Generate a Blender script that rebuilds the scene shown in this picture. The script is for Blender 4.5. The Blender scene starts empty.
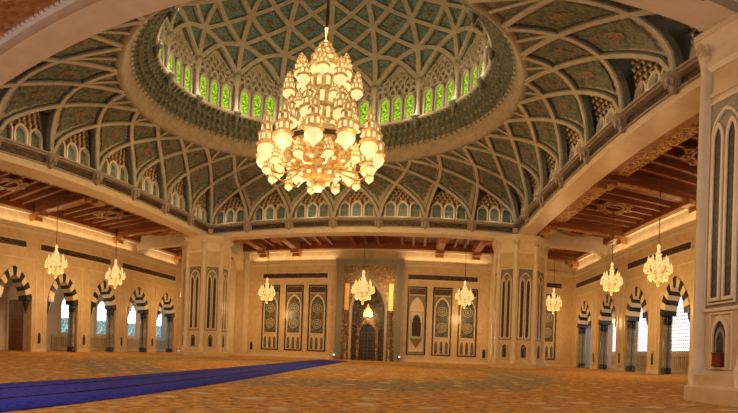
import bpy, math, random
from mathutils import Matrix, Vector
random.seed(7)
PI = math.pi
sin, cos, tan = math.sin, math.cos, math.tan
C = bpy.context.scene.collection

# ------------------------------------------------------------------ helpers
class MB:
    """Collects shapes of ONE part; build() links them as one mesh object."""
    def __init__(s):
        s.v = []; s.f = []; s.m = []; s.sm = []
    def add(s, vs, fs, mi=0, smooth=False):
        o = len(s.v)
        s.v += [tuple(p) for p in vs]
        for f in fs:
            s.f.append([o + i for i in f]); s.m.append(mi); s.sm.append(smooth)
        return s
    def box(s, x0, x1, y0, y1, z0, z1, mi=0):
        vs = [(x, y, z) for z in (z0, z1) for y in (y0, y1) for x in (x0, x1)]
        return s.add(vs, [(0,2,3,1),(4,5,7,6),(0,1,5,4),(1,3,7,5),(3,2,6,7),(2,0,4,6)], mi)
    def lathe(s, prof, n=16, c=(0,0,0), mi=0, smooth=True, a0=0.0, rx=1.0, ry=1.0, cap=True):
        vs = []; fs = []
        m = len(prof)
        for j in range(n):
            a = a0 + 2*PI*j/n
            for r, z in prof:
                vs.append((c[0]+rx*r*cos(a), c[1]+ry*r*sin(a), c[2]+z))
        for j in range(n):
            k = (j+1) % n
            for i in range(m-1):
                fs.append((j*m+i, k*m+i, k*m+i+1, j*m+i+1))
        s.add(vs, fs, mi, smooth)
        for e in ((0, m-1) if cap else ()):
            if prof[e][0] > 1e-4:
                o = len(s.v) - len(vs)
                s.f.append([o + j*m + e for j in range(n)]); s.m.append(mi); s.sm.append(False)
        return s
    def plate(s, pts, y0, y1, mi=0):
        """outline in local x,z extruded from y0 (front) to y1"""
        n = len(pts)
        vs = [(x, y0, z) for x, z in pts] + [(x, y1, z) for x, z in pts]
        fs = [tuple(range(n)), tuple(range(2*n-1, n-1, -1))]
        fs += [(i, (i+1) % n, n+(i+1) % n, n+i) for i in range(n)]
        return s.add(vs, fs, mi)
    def frame(s, outer, inner, y0, y1, mi=0):
        """a closed band between two outlines of equal point count"""
        n = len(outer)
        vs = ([(x, y0, z) for x, z in outer] + [(x, y0, z) for x, z in inner] +
              [(x, y1, z) for x, z in outer] + [(x, y1, z) for x, z in inner])
        fs = []
        for i in range(n):
            k = (i+1) % n
            fs += [(i, k, n+k, n+i), (2*n+i, 3*n+i, 3*n+k, 2*n+k), (i, 2*n+i, 2*n+k, k), (n+i, n+k, 3*n+k, 3*n+i)]
        return s.add(vs, fs, mi)
    def sweep(s, path, nor, prof, mi=0, smooth=False):
        """prof: (across, out) points; path points with normals"""
        m = len(prof); vs = []; n = len(path)
        for i, p in enumerate(path):
            a = path[max(i-1, 0)]; b = path[min(i+1, n-1)]
            t = (b-a).normalized(); N = nor[i]
            side = t.cross(N).normalized(); N2 = side.cross(t).normalized()
            for u, w in prof:
                vs.append(p + side*u + N2*w)
        fs = []
        for i in range(n-1):
            for j in range(m):
                k = (j+1) % m
                fs.append((i*m+j, i*m+k, (i+1)*m+k, (i+1)*m+j))
        fs += [tuple(range(m)), tuple(range(n*m-1, (n-1)*m-1, -1))]
        return s.add(vs, fs, mi, smooth)
    def tube(s, pts, r, n=6, mi=0):
        pts = [Vector(p) for p in pts]
        up = Vector((0.3, 0.2, 1)).normalized()
        nor = []
        for i in range(len(pts)):
            t = (pts[min(i+1, len(pts)-1)] - pts[max(i-1, 0)]).normalized()
            q = up if abs(t.dot(up)) < .9 else Vector((1, 0, 0))
            nor.append((q - t*t.dot(q)).normalized())
        return s.sweep(pts, nor, [(r*cos(2*PI*k/n), r*sin(2*PI*k/n)) for k in range(n)], mi, True)
    def mesh(s, name, mats):
        me = bpy.data.meshes.new(name)
        me.from_pydata([tuple(v) for v in s.v], [], s.f)
        for m in (mats if isinstance(mats, (list, tuple)) else [mats]):
            me.materials.append(m)
        me.polygons.foreach_set('material_index', s.m)
        me.polygons.foreach_set('use_smooth', s.sm)
        me.update()
        return me
    def build(s, name, mats, parent=None, loc=(0,0,0), rz=0.0):
        return link(name, s.mesh(name, mats), parent, loc, rz)

def link(name, data, parent=None, loc=(0,0,0), rz=0.0):
    o = bpy.data.objects.new(name, data)
    C.objects.link(o)
    o.location = loc; o.rotation_euler = (0, 0, rz)
    if parent: o.parent = parent
    return o

def tag(o, label, cat, group=None, kind=None):
    o['label'] = label; o['category'] = cat
    if group: o['group'] = group
    if kind: o['kind'] = kind
    return o

def thing(name, label, cat, loc=(0,0,0), rz=0.0, group=None, kind=None):
    return tag(link(name, None, None, loc, rz), label, cat, group, kind)

def dup(o, parent=None):
    c = o.copy(); C.objects.link(c)
    if parent: c.parent = parent
    for ch in list(o.children): dup(ch, c)
    return c

def arch(w, zs, za, n=8, p=1.75, end=66, x=0.0):
    """pointed arch from left springing to right springing"""
    E = math.radians(end); L = []
    for i in range(n+1):
        t = i/n
        L.append((-w/2*(1-t**p), zs+(za-zs)*sin(t*E)/sin(E)))
    return [(x+a, b) for a, b in L] + [(x-a, b) for a, b in reversed(L[:-1])]

def door_shape(w, z0, zs, za, n=8, x=0.0, **k):
    return [(x-w/2, z0)] + arch(w, zs, za, n, x=x, **k) + [(x+w/2, z0)]

def rect(x0, x1, z0, z1): return [(x0, z0), (x0, z1), (x1, z1), (x1, z0)]

# ------------------------------------------------------------------ materials
def nodes(name):
    m = bpy.data.materials.new(name); m.use_nodes = True
    nt = m.node_tree
    return m, nt, nt.nodes, nt.links, nt.nodes['Principled BSDF']

def ramp(N, stops, interp='LINEAR'):
    r = N.new('ShaderNodeValToRGB'); r.color_ramp.interpolation = interp
    e = r.color_ramp.elements
    while len(e) < len(stops): e.new(0.5)
    for k, (p, c) in enumerate(stops):
        e[k].position = p; e[k].color = (*c, 1)
    return r

def mat(name, stops, scale=4, rough=.4, metal=0, kind='noise', detail=5, bump=0, spec=.5, emit=None, estr=0, distortion=0, sc3=None):
    m, nt, N, L, b = nodes(name)
    tc = N.new('ShaderNodeTexCoord'); mp = N.new('ShaderNodeMapping')
    if sc3: mp.inputs['Scale'].default_value = sc3
    L.new(tc.outputs['Object'], mp.inputs[0])
    if kind == 'voronoi':
        t = N.new('ShaderNodeTexVoronoi'); t.inputs['Scale'].default_value = scale; out = t.outputs['Color']
    elif kind == 'wave':
        t = N.new('ShaderNodeTexWave'); t.inputs['Scale'].default_value = scale; t.inputs['Distortion'].default_value = distortion
        t.inputs['Detail'].default_value = 3; out = t.outputs[0]
    else:
        t = N.new('ShaderNodeTexNoise'); t.inputs['Scale'].default_value = scale; t.inputs['Detail'].default_value = detail
        t.inputs['Distortion'].default_value = distortion; out = t.outputs[0]
    L.new(mp.outputs[0], t.inputs['Vector'])
    r = ramp(N, stops); L.new(out, r.inputs[0]); L.new(r.outputs[0], b.inputs['Base Color'])
    b.inputs['Roughness'].default_value = rough; b.inputs['Metallic'].default_value = metal
    b.inputs['Specular IOR Level'].default_value = spec
    if emit:
        b.inputs['Emission Color'].default_value = (*emit, 1); b.inputs['Emission Strength'].default_value = estr
    if bump:
        bp = N.new('ShaderNodeBump'); bp.inputs['Strength'].default_value = bump; bp.inputs['Distance'].default_value = .05
        L.new(out, bp.inputs['Height']); L.new(bp.outputs[0], b.inputs['Normal'])
    return m

def lamp_mat(name, col, strength, stops=None, scale=6, base=(.8,.7,.5), kind='noise'):
    m, nt, N, L, b = nodes(name)
    b.inputs['Base Color'].default_value = (*base, 1); b.inputs['Roughness'].default_value = .25
    b.inputs['Emission Strength'].default_value = strength
    b.inputs['Emission Color'].default_value = (*col, 1)
    if stops:
        tc = N.new('ShaderNodeTexCoord')
        t = N.new('ShaderNodeTexNoise') if kind == 'noise' else N.new('ShaderNodeTexVoronoi')
        t.inputs['Scale'].default_value = scale
        L.new(tc.outputs['Object'], t.inputs['Vector'])
        r = ramp(N, stops); L.new(t.outputs[0], r.inputs[0]); L.new(r.outputs[0], b.inputs['Emission Color'])
    return m

M = {}
M['marble'] = mat('cream_marble', [(.25,(.58,.42,.22)),(.5,(.67,.51,.29)),(.75,(.74,.59,.37))], 1.1, .28, detail=8, distortion=1.2)
M['marble_light'] = mat('pale_marble', [(.3,(.70,.58,.39)),(.7,(.79,.68,.49))], 1.6, .35)
M['stone'] = mat('rib_stone', [(.3,(.37,.335,.25)),(.7,(.50,.46,.35))], 2.5, .6)
M['rib_edge'] = mat('green_rib_edge', [(.35,(.075,.085,.055)),(.65,(.17,.175,.12))], 7, .6)
M['plaster'] = mat('brightened_white', [(.3,(.84,.82,.79)),(.7,(.92,.90,.88))], 2, .6)  # white fluted band, albedo raised in place of cove light on it
M['ring'] = mat('ring_stone', [(.3,(.20,.155,.095)),(.7,(.30,.24,.155))], 2.0, .6)
M['ledge'] = mat('grey_ledge_stone', [(.3,(.30,.25,.20)),(.7,(.44,.38,.31))], 2.5, .45)
M['mosaic'] = mat('green_mosaic', [(.30,(.035,.06,.045)),(.47,(.085,.12,.08)),(.56,(.21,.18,.10)),(.64,(.06,.095,.07))], 3.2, .5, kind='noise', detail=9)
M['teal_mosaic'] = mat('teal_mosaic', [(.30,(.05,.11,.115)),(.48,(.11,.21,.205)),(.58,(.25,.29,.24)),(.66,(.085,.17,.17))], 4.0, .5, kind='noise', detail=9)
M['rosette'] = mat('brown_rosette', [(.38,(.10,.06,.035)),(.5,(.26,.17,.09)),(.62,(.12,.10,.06))], 7, .5)
M['teal_tile'] = mat('teal_tile', [(.3,(.06,.11,.10)),(.5,(.15,.21,.17)),(.7,(.30,.26,.16))], 5, .3, detail=8)
M['panel_tile'] = mat('dark_panel_tile', [(.32,(.03,.05,.04)),(.48,(.09,.105,.075)),(.6,(.24,.17,.08)),(.7,(.07,.085,.06))], 4, .3, detail=9)
M['inlay'] = mat('grey_inlay', [(.3,(.16,.15,.11)),(.7,(.28,.25,.18))], 6, .3, detail=8)
M['black'] = mat('dark_marble', [(.3,(.012,.013,.014)),(.7,(.05,.05,.05))], 3, .2)
M['void'] = mat('recess_shade', [(.4,(.012,.009,.006)),(.7,(.06,.04,.02))], 9, .5)  # flat dark colour standing in for the shade inside slots and niches
M['wood'] = mat('red_wood', [(.3,(.17,.05,.016)),(.7,(.34,.125,.04))], 1.4, .45, sc3=(1,1,8), detail=6)
M['wood_light'] = mat('carved_wood', [(.3,(.24,.09,.025)),(.55,(.44,.21,.07)),(.75,(.62,.36,.13))], 3.5, .4, detail=8)
M['wood_dark'] = mat('dark_red_wood', [(.3,(.10,.024,.009)),(.7,(.2,.055,.018))], 2, .5)
M['gilt'] = mat('gilt_ornament', [(.44,(.14,.045,.012)),(.52,(.65,.40,.11)),(.62,(.8,.53,.18))], 3.2, .35, detail=3, distortion=1.5)
M['script'] = mat('inscription_band', [(.46,(.022,.014,.010)),(.54,(.035,.022,.014)),(.62,(.24,.14,.05))], 4.0, .4, detail=4, distortion=2, sc3=(1,1,2))
M['gold'] = mat('polished_gold', [(.3,(.75,.45,.13)),(.7,(.95,.68,.28))], 4, .28, metal=.9)
M['chain'] = mat('dark_gold_chain', [(.3,(.12,.07,.02)),(.7,(.2,.12,.04))], 4, .4, metal=.6)
M['crystal'] = lamp_mat('lit_crystal_gold', (1,.6,.2), .40, [(.36,(.42,.13,.01)),(.5,(.95,.50,.09)),(.64,(1,.80,.36))], 4.5, (.28,.14,.04))
M['globe'] = lamp_mat('lit_glass_globe', (1,.74,.32), 1.1, None, 6, (.3,.2,.1))
M['globe_small'] = lamp_mat('lit_crystal', (1,.74,.30), 1.0, [(.36,(.8,.30,.03)),(.48,(1,.62,.16)),(.6,(1,.88,.5))], 7, (.3,.2,.08))
M['crystal_small'] = lamp_mat('lit_amber_crystal', (1,.6,.2), .7, [(.36,(.6,.2,.02)),(.5,(1,.5,.1)),(.62,(1,.8,.4))], 8, (.3,.15,.05))
M['blue'] = mat('blue_carpet', [(.35,(.03,.035,.30)),(.65,(.06,.07,.50))], 9, .95, bump=.3, spec=.1)
M['outer_wall'] = mat('corridor_plaster', [(.3,(.72,.67,.60)),(.7,(.80,.75,.68))], 1, .6)
M['red'] = mat('dark_red_cloth', [(.3,(.12,.01,.008)),(.7,(.2,.02,.012))], 8, .7)
M['door_wood'] = mat('brown_door_wood', [(.3,(.10,.03,.012)),(.7,(.19,.07,.03))], 2, .4, sc3=(8,8,1))
M['green_glass'] = lamp_mat('green_stained_glass', (.35,.75,.02), .8, [(.40,(.05,.16,.0)),(.5,(.25,.55,.01)),(.62,(.55,.85,.06))], 5, (.1,.2,.02))
M['sky_glass'] = lamp_mat('daylit_glass', (.86,.93,1), 6.5, [(.35,(.70,.84,.95)),(.55,(1,1,1))], 1.5, (.6,.7,.8))
M['white_glass'] = lamp_mat('white_lattice_glass', (.86,.93,1), 1.9, [(.35,(.70,.80,.9)),(.55,(1,.97,.95))], 1.2, (.6,.7,.8))
M['teal_glass'] = lamp_mat('daylit_teal_glass', (.2,.45,.5), 1.1, [(.4,(.05,.20,.24)),(.5,(.20,.46,.52)),(.62,(.55,.8,.85))], 3, (.1,.2,.25))

def carpet_material():
    m, nt, N, L, b = nodes('patterned_carpet')
    tc = N.new('ShaderNodeTexCoord')
    sx = N.new('ShaderNodeSeparateXYZ'); L.new(tc.outputs['Object'], sx.inputs[0])
    def math_(op, a, c=None):
        n = N.new('ShaderNodeMath'); n.operation = op
        for k, q in enumerate((a, c)):
            if q is None: continue
            if isinstance(q, (int, float)): n.inputs[k].default_value = q
            else: L.new(q, n.inputs[k])
        return n.outputs[0]
    r = math_('SQRT', math_('ADD', math_('MULTIPLY', sx.outputs[0], sx.outputs[0]), math_('MULTIPLY', sx.outputs[1], sx.outputs[1])))
    a = math_('ARCTAN2', sx.outputs[1], sx.outputs[0])
    pet = math_('SINE', math_('MULTIPLY', a, 24))
    rr = math_('ADD', r, math_('MULTIPLY', pet, .7))
    ring = math_('SINE', math_('MULTIPLY', rr, .62))
    vo = N.new('ShaderNodeTexVoronoi'); vo.inputs['Scale'].default_value = .75; vo.inputs['Randomness'].default_value = .25
    L.new(tc.outputs['Object'], vo.inputs['Vector'])
    no = N.new('ShaderNodeTexNoise'); no.inputs['Scale'].default_value = 4.5; no.inputs['Detail'].default_value = 7; no.inputs['Roughness'].default_value = .7
    L.new(tc.outputs['Object'], no.inputs['Vector'])
    n2 = N.new('ShaderNodeTexNoise'); n2.inputs['Scale'].default_value = .22; n2.inputs['Detail'].default_value = 2
    L.new(tc.outputs['Object'], n2.inputs['Vector'])
    fine = ramp(N, [(.30,(.09,.055,.02)),(.42,(.40,.19,.045)),(.52,(.62,.31,.075)),(.62,(.74,.42,.12)),(.72,(.30,.19,.08))])
    L.new(no.outputs[0], fine.inputs[0])
    grey = ramp(N, [(.34,(.10,.085,.055)),(.5,(.34,.255,.14)),(.62,(.52,.38,.20))]); L.new(no.outputs[0], grey.inputs[0])
    pale = ramp(N, [(.4,(.55,.38,.17)),(.6,(.80,.60,.30))]); L.new(no.outputs[0], pale.inputs[0])
    def mixc(fac, c1, c2):
        m_ = N.new('ShaderNodeMix'); m_.data_type = 'RGBA'
        L.new(fac, m_.inputs[0]); L.new(c1, m_.inputs[6]); L.new(c2, m_.inputs[7]); return m_.outputs[2]
    zone = ramp(N, [(.50,(0,0,0)),(.62,(1,1,1))])
    far_ = math_('MINIMUM', math_('MAXIMUM', math_('MULTIPLY', math_('SUBTRACT', 17.5, r), .035), -.06), .13)
    L.new(math_('ADD', far_, math_('ADD', math_('MULTIPLY', ring, .16), math_('MULTIPLY', n2.outputs[0], .8))), zone.inputs[0])
    spot = ramp(N, [(.16,(1,1,1)),(.24,(0,0,0))]); L.new(vo.outputs['Distance'], spot.inputs[0])
    ringspot = ramp(N, [(.3,(0,0,0)),(.34,(.8,.8,.8)),(.40,(.8,.8,.8)),(.44,(0,0,0))]); L.new(vo.outputs['Distance'], ringspot.inputs[0])
    c_ = mixc(zone.outputs[0], fine.outputs[0], grey.outputs[0])
    c_ = mixc(spot.outputs[0], c_, pale.outputs[0])
    c_ = mixc(math_('MULTIPLY', ringspot.outputs[0], .6), c_, grey.outputs[0])
    v3 = N.new('ShaderNodeTexVoronoi'); v3.inputs['Scale'].default_value = .13; v3.inputs['Randomness'].default_value = .75
    L.new(tc.outputs['Object'], v3.inputs['Vector'])
    med = ramp(N, [(.20,(1,1,1)),(.25,(0,0,0))])
    L.new(math_('ADD', v3.outputs['Distance'], math_('MULTIPLY', no.outputs[0], .12)), med.inputs[0])
    dark = ramp(N, [(.36,(.05,.05,.04)),(.5,(.14,.13,.10)),(.62,(.34,.26,.14))]); L.new(no.outputs[0], dark.inputs[0])
    c_ = mixc(math_('MULTIPLY', med.outputs[0], .8), c_, dark.outputs[0])
    L.new(c_, b.inputs['Base Color'])
    b.inputs['Roughness'].default_value = .95; b.inputs['Specular IOR Level'].default_value = .1
    bp = N.new('ShaderNodeBump'); bp.inputs['Strength'].default_value = .3; bp.inputs['Distance'].default_value = .03
    L.new(no.outputs[0], bp.inputs['Height']); L.new(bp.outputs[0], b.inputs['Normal'])
    return m
M['carpet'] = carpet_material()

# ------------------------------------------------------------------ sizes (metres); origin under the dome's centre
HS = 16.3            # inner face of the beams round the dome
BW = 1.3             # beam width
ZB = 13.4            # beam soffit
ZC = 14.95           # top of the ledge
HW = 26.7            # walls
ZCEIL = 15.0         # wooden ceiling
RR, ZR = 12.3, 19.4  # big ring
PC = HS + BW/2       # piers
SIDES = [('back', 0.0), ('right', -PI/2), ('near', PI), ('left', PI/2)]
def rotz(p, a): return (p[0]*cos(a)-p[1]*sin(a), p[0]*sin(a)+p[1]*cos(a), p[2])
# ================================================================== SETTING
# floor
fl = MB().box(-34, 34, -31, 36, -.3, 0).build('floor', M['carpet'])
tag(fl, 'wide orange and brown patterned carpet covering the prayer hall floor', 'floor', kind='structure')

ARCH_L = [-8.6, -2.2, 4.2, 10.6, 17.2, 23.6]
ARCH_R = [-9.9, -3.4, 3.1, 9.6, 16.05, 22.6]
AW, AZS, AZA = 4.4, 5.1, 8.4      # arch opening

def arcade_wall(name, label, loc, rz, flip):
    mb = MB(); cs = sorted([-y for y in ARCH_R] if flip else ARCH_L)
    ends = (-HW, 31) if flip else (-31, HW)
    half = 3.15; T = 1.25
    xs = ends[0]
    for c in cs:
        mb.box(xs, c-half, 0, T, 0, 15.2) if c-half > xs+.01 else None
        L = max(xs, c-half); R = c+half
        a = arch(AW, AZS, AZA, 13, x=c)
        mb.plate([(L, 0), (L, 15.2), (R, 15.2), (R, 0), (c+AW/2, 0)] + a[::-1] + [(c-AW/2, 0)], 0, T)
        xs = R
    if xs < ends[1]: mb.box(xs, ends[1], 0, T, 0, 15.2)
    o = mb.build(name, M['marble'], None, loc, rz); tag(o, label, 'wall', kind='structure')
    t = MB()
    for z, d, h in ((12.35, .16, .22), (12.0, .08, .3), (13.9, .3, .2)):
        t.box(ends[0], ends[1], -d, 0, z, z+h)
    t.build('cornice', M['marble_light'], o)
    for c in cs:                       # thin raised frame round every arch
        f = MB(); f.box(c-2.75, c-2.63, -.06, 0, .32, 9.3); f.box(c+2.63, c+2.75, -.06, 0, .32, 9.3); f.box(c-2.63, c+2.63, -.06, 0, 9.18, 9.3)
        f.build('panel_moulding', M['marble_light'], o)
    b = MB(); e0 = ends[0]
    for c in cs + [None]:
        e1 = (c-AW/2-.02) if c is not None else ends[1]
        b.box(e0, e1, -.06, 0, 0, .32); e0 = (c+AW/2+.02) if c is not None else 0
    b.build('skirting', M['marble_light'], o)
    return o
wl = arcade_wall('wall_left', 'cream marble left wall with a row of open arches', (-HW,0,0), PI/2, False)
wr = arcade_wall('wall_right', 'cream marble right wall with a row of open arches', (HW,0,0), -PI/2, True)

wb = MB().box(-HW-1.25, HW+1.25, 0, 1.2, 0, 15.2).build('wall_back', M['marble'], None, (0,HW,0))
tag(wb, 'cream marble far wall around the prayer niche', 'wall', kind='structure')
t = MB()
for z, d, h in ((12.35, .16, .22), (12.0, .08, .3), (13.9, .3, .2)):
    if z > 13: t.box(-HW, HW, -d, 0, z, z+h)
    else: t.box(-HW, -3.85, -d, 0, z, z+h); t.box(4.75, HW, -d, 0, z, z+h)
t.build('cornice', M['marble_light'], wb)
t = MB(); t.box(-HW, -4.3, -.06, 0, 0, .32); t.box(4.75, HW, -.06, 0, 0, .32)
t.build('skirting', M['marble_light'], wb)
for sx in (-1, 1):                     # pilasters where the corner bays begin
    for x in (15.9, 17.9):
        p = MB().box(sx*x-.35, sx*x+.35, -.18, 0, .32, 13.9); p.box(sx*x-.45, sx*x+.45, -.28, 0, 12.9, 13.9)
        p.build('pilaster', M['marble_light'], wb)

wn = MB().box(-HW-1.25, HW+1.25, 0, .6, 0, 15.2).build('wall_near', M['marble'], None, (0,-31,0))
tag(wn, 'plain cream marble wall behind the viewer', 'wall', kind='structure')

# corridors beyond the arches with daylit windows
def corridor(side, sx):
    o = MB().box(sx*31.6-.0, sx*32.2, -31, 36, 0, 9.5).build('wall_outer_'+side, M['outer_wall'])
    tag(o, 'pale plaster outer wall of the %s corridor' % side, 'wall', kind='structure')
    c = MB().box(min(sx*27.9, sx*32.2), max(sx*27.9, sx*32.2), -31, 36, 9.5, 9.8).build('ceiling_corridor_'+side, M['outer_wall'])
    tag(c, 'plain ceiling of the %s corridor' % side, 'ceiling', kind='structure')
    e = MB().box(min(sx*27.9, sx*31.6), max(sx*27.9, sx*31.6), 35.4, 36, 0, 9.5).build('wall_end_'+side, M['outer_wall'])
    tag(e, 'end wall of the %s corridor' % side, 'wall', kind='structure')
corridor('left', -1); corridor('right', 1)

WN = [0]
def corridor_window(x, y, rz, label, w_=1.7, top=6.55):
    hw = w_/2; zs = top-1.15
    WN[0] += 1
    w = tag(MB().frame(door_shape(w_+.6, 1.9, zs, top+.45), door_shape(w_, 2.2, zs, top), -.16, 0).build('window_%d' % WN[0], M['outer_wall'], None, (x,y,0), rz), label, 'window', kind='structure')
    MB().plate(arch(w_, zs, top) + [(hw, 4.0), (-hw, 4.0)], -.05, -.02).build('pane', M['sky_glass' if w_ < 2 else 'white_glass'], w)
    MB().plate(rect(-hw, hw, 2.2, 4.0), -.05, -.02).build('lower_pane', M['teal_glass' if w_ < 2 else 'white_glass'], w)
    bw = .02 if w_ < 2 else .03
    g = MB()
    nb = int(hw/.34)
    for k in range(-nb, nb+1): g.box(k*.34-bw, k*.34+bw, -.09, -.05, 2.2, 4.0 if w_ < 2 else zs)
    for k in range(6 if w_ < 2 else int((zs-2.2)/.36)): g.box(-hw, hw, -.09, -.05, 2.2+k*.36-bw, 2.2+k*.36+bw)
    g.build('lattice', M['outer_wall'], w)
    p = MB(); p.box(-2.3, 2.3, -.35, 0, 1.65, 1.88); p.box(-2.3, 2.3, -.3, 0, 0, .4)
    for k in range(-6, 7): p.box(k*.36-.1, k*.36+.1, -.28, 0, .4, 1.65)
    p.box(-2.3, 2.3, -.06, 0, .4, 1.65, 1)
    p.build('balustrade', [M['marble_light'], M['inlay']], w)
ORD = ['first', 'second', 'third', 'fourth', 'fifth', 'sixth', 'seventh', 'eighth']
for k, y in enumerate([9.2, 15.5, 21.9, 28.6]):
    corridor_window(-31.6, y, PI/2, 'bright arched corridor window behind the left arches, %s from the doorway' % ORD[k])
for k, y in enumerate([2.2, 8.7, 15.3, 22.0, 28.6]):
    corridor_window(31.6, y, -PI/2, 'bright arched corridor window behind the right arches, %s from the near pier' % ORD[k], 4.4, 8.2)
d = tag(MB().box(-1.0, 1.0, -.12, 0, 0, 5.6).build('door_1', M['door_wood'], None, (-31.6, 1.6, 0), PI/2), 'tall red brown wooden door beyond the leftmost arch', 'door', kind='structure')
MB().frame(door_shape(2.5, 0, 5.6, 6.0), door_shape(2.0, 0, 5.4, 5.6), -.2, 0).build('door_frame', M['outer_wall'], d)
dp = MB()
for sx in (-.5, .5):
    for z in (.4, 2.2, 4.0): dp.frame(rect(sx-.36, sx+.36, z, z+1.4), rect(sx-.28, sx+.28, z+.08, z+1.32), -.16, -.12)
dp.build('door_panel_moulding', M['wood'], d)

# ------------------------------------------------------------------ beams round the dome
BRK = [(-1+2*k/7)*HS for k in range(8)]
def bracket_mesh():
    b = MB()
    b.lathe([(.10,-1.0),(.16,-.9),(.2,-.7),(.26,-.55),(.36,-.35),(.52,-.18),(.62,-.1),(.62,0)], 12)
    for k in range(8):
        a = 2*PI*k/8
        b.lathe([(.02,-.75),(.09,-.5),(.12,-.3),(.05,-.16)], 6, (.36*cos(a), .36*sin(a), 0))
    return b.mesh('bracket', M['ledge'])
BRKM = bracket_mesh()
for nm, rz in SIDES:
    loc = rotz((0, HS, 0), rz)
    L = HS
    b = MB(); b.box(-L, L, 0, BW, ZB+.12, ZCEIL+.2)
    b.box(-L, L, -.06, BW+.06, ZB, ZB+.16)
    o = b.build('beam_'+nm, M['marble_light'], None, loc, rz)
    tag(o, 'long cream beam carrying the dome on its %s side' % nm, 'beam', kind='structure')
    g = MB(); g.box(-L, L, -.5, 0, ZC-.14, ZC); g.box(-L, L, -.36, 0, ZC-.26, ZC-.14); g.box(-L, L, -.12, 0, ZC-.95, ZC-.86)
    g.build('ledge', M['ledge'], o)
    for k in range(7):
        x0, x1 = BRK[k]+.45, BRK[k+1]-.45
        p = MB(); p.box(x0, x1, -.05, 0, ZC-.84, ZC-.3)
        p.build('inscription_panel', M['script'], o)
    for x in BRK[1:-1]:
        link('bracket', BRKM, o, (x, -.14, ZC-.12))
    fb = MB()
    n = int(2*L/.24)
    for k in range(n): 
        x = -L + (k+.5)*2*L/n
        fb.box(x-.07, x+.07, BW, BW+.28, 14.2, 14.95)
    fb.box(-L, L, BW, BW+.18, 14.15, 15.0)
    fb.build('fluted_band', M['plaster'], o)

# ------------------------------------------------------------------ wooden aisle ceilings
def crossbeam(parent, x, w=.9):
    b = MB(); b.box(x-w/2, x+w/2, -8.96, 0, 13.95, 15.0); b.box(x-w/2-.1, x+w/2+.1, -8.96, 0, 14.35, 14.5)
    o = b.build('ceiling_beam', M['wood'], parent)
    g = MB(); g.box(x-w/2+.12, x+w/2-.12, -8.0, -1.0, 13.9, 13.95); g.build('gilt_soffit', M['wood_light'], o)
    for y0, y1 in ((-1.5, 0), (-8.96, -7.5)):
        c = MB(); c.box(x-w/2-.08, x+w/2+.08, y0, y1, 13.5, 13.95)
        m = (y0+y1)/2
        c.box(x-w/2-.02, x+w/2+.02, (m if y0 > -5 else y0), (0 if y0 > -5 else m), 13.1, 13.5)
        c.build('corbel', M['wood_light'], o)
def aisle_ceiling(name, label, loc, rz, x0, x1, beams, bays):
    o = MB().box(x0, x1, -9.08, 0, ZCEIL, ZCEIL+.2).build(name, M['wood_dark'], None, loc, rz)
    tag(o, label, 'ceiling', kind='structure')
    for x in beams: crossbeam(o, x)
    MB().box(x0, x1, -.6, 0, 14.1, 15.0).build('edge_board', M['wood'], o)
    g = MB(); g.box(x0, x1, -7.75, -6.75, 14.42, 15.0); g.build('gilt_border', M['gilt'], o)
    MB().box(x0, x1, -8.94, -7.75, 14.3, 15.0).build('edge_rail', M['wood_light'], o)
    jm = MB().box(-.14, .14, -6.75, -.6, 14.55, 15.0).mesh('joist', M['wood'])
    for a, b in bays:
        star = 'back' not in name
        n = max(3, round((b-a)/1.5)); 
        for k in range(1, n):
            x = a+(b-a)*k/n
            link('joist', jm, o, (x, 0, 0))
        if not star: continue
        c = (a+b)/2; q = MB()
        q.frame([(c+1.7*cos(PI/4+k*PI/2), -4.4+1.7*sin(PI/4+k*PI/2)) for k in range(4)], [(c+1.45*cos(PI/4+k*PI/2), -4.4+1.45*sin(PI/4+k*PI/2)) for k in range(4)], 0, .12)
        q.frame([(c+1.7*cos(k*PI/2), -4.4+1.7*sin(k*PI/2)) for k in range(4)], [(c+1.45*cos(k*PI/2), -4.4+1.45*sin(k*PI/2)) for k in range(4)], 0, .12)
        q.frame([(c+1.0*cos(k*PI/4), -4.4+1.0*sin(k*PI/4)) for k in range(8)], [(c+.8*cos(k*PI/4), -4.4+.8*sin(k*PI/4)) for k in range(8)], 0, .1)
        q.v = [(x, z, 14.45+y) for x, y, z in q.v]
        q.build('star_coffer', M['wood_light'], o)
    return o
B_SIDE = [-12.4, 0, 12.4, 25.6]
BAYS_SIDE = [(-23, -12.9), (-11.9, -.5), (.5, 11.9), (12.9, 16.4), (17.7, 25.1)]
neg = lambda L: [(-b, -a) for a, b in L][::-1]
aisle_ceiling('ceiling_left', 'dark red carved wooden ceiling over the left aisle', (-HW,0,0), PI/2, -31, HW, B_SIDE, BAYS_SIDE)
aisle_ceiling('ceiling_right', 'dark red carved wooden ceiling over the right aisle', (HW,0,0), -PI/2, -HW, 31, [-x for x in B_SIDE], neg(BAYS_SIDE))
aisle_ceiling('ceiling_back', 'dark red carved wooden ceiling along the far wall', (0,HW,0), 0, -17.62, 17.62, [-13.5, -9.0, 9.0, 13.5], [(-8.5,-3),(-3,3),(3,8.5),(-13.3,-9.5),(9.5,13.3)])
aisle_ceiling('ceiling_near', 'dark red carved wooden ceiling above the viewer', (0,-HW,0), PI, -17.62, 17.62, [-12.4, 0, 12.4], [(-11.9,-.5),(.5,11.9)])
x_ = MB().box(-17.62, 17.62, -31, -HW, ZCEIL, ZCEIL+.2).build('ceiling_entrance', M['wood_dark'])
tag(x_, 'dark wooden ceiling strip over the entrance side', 'ceiling', kind='structure')

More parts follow.
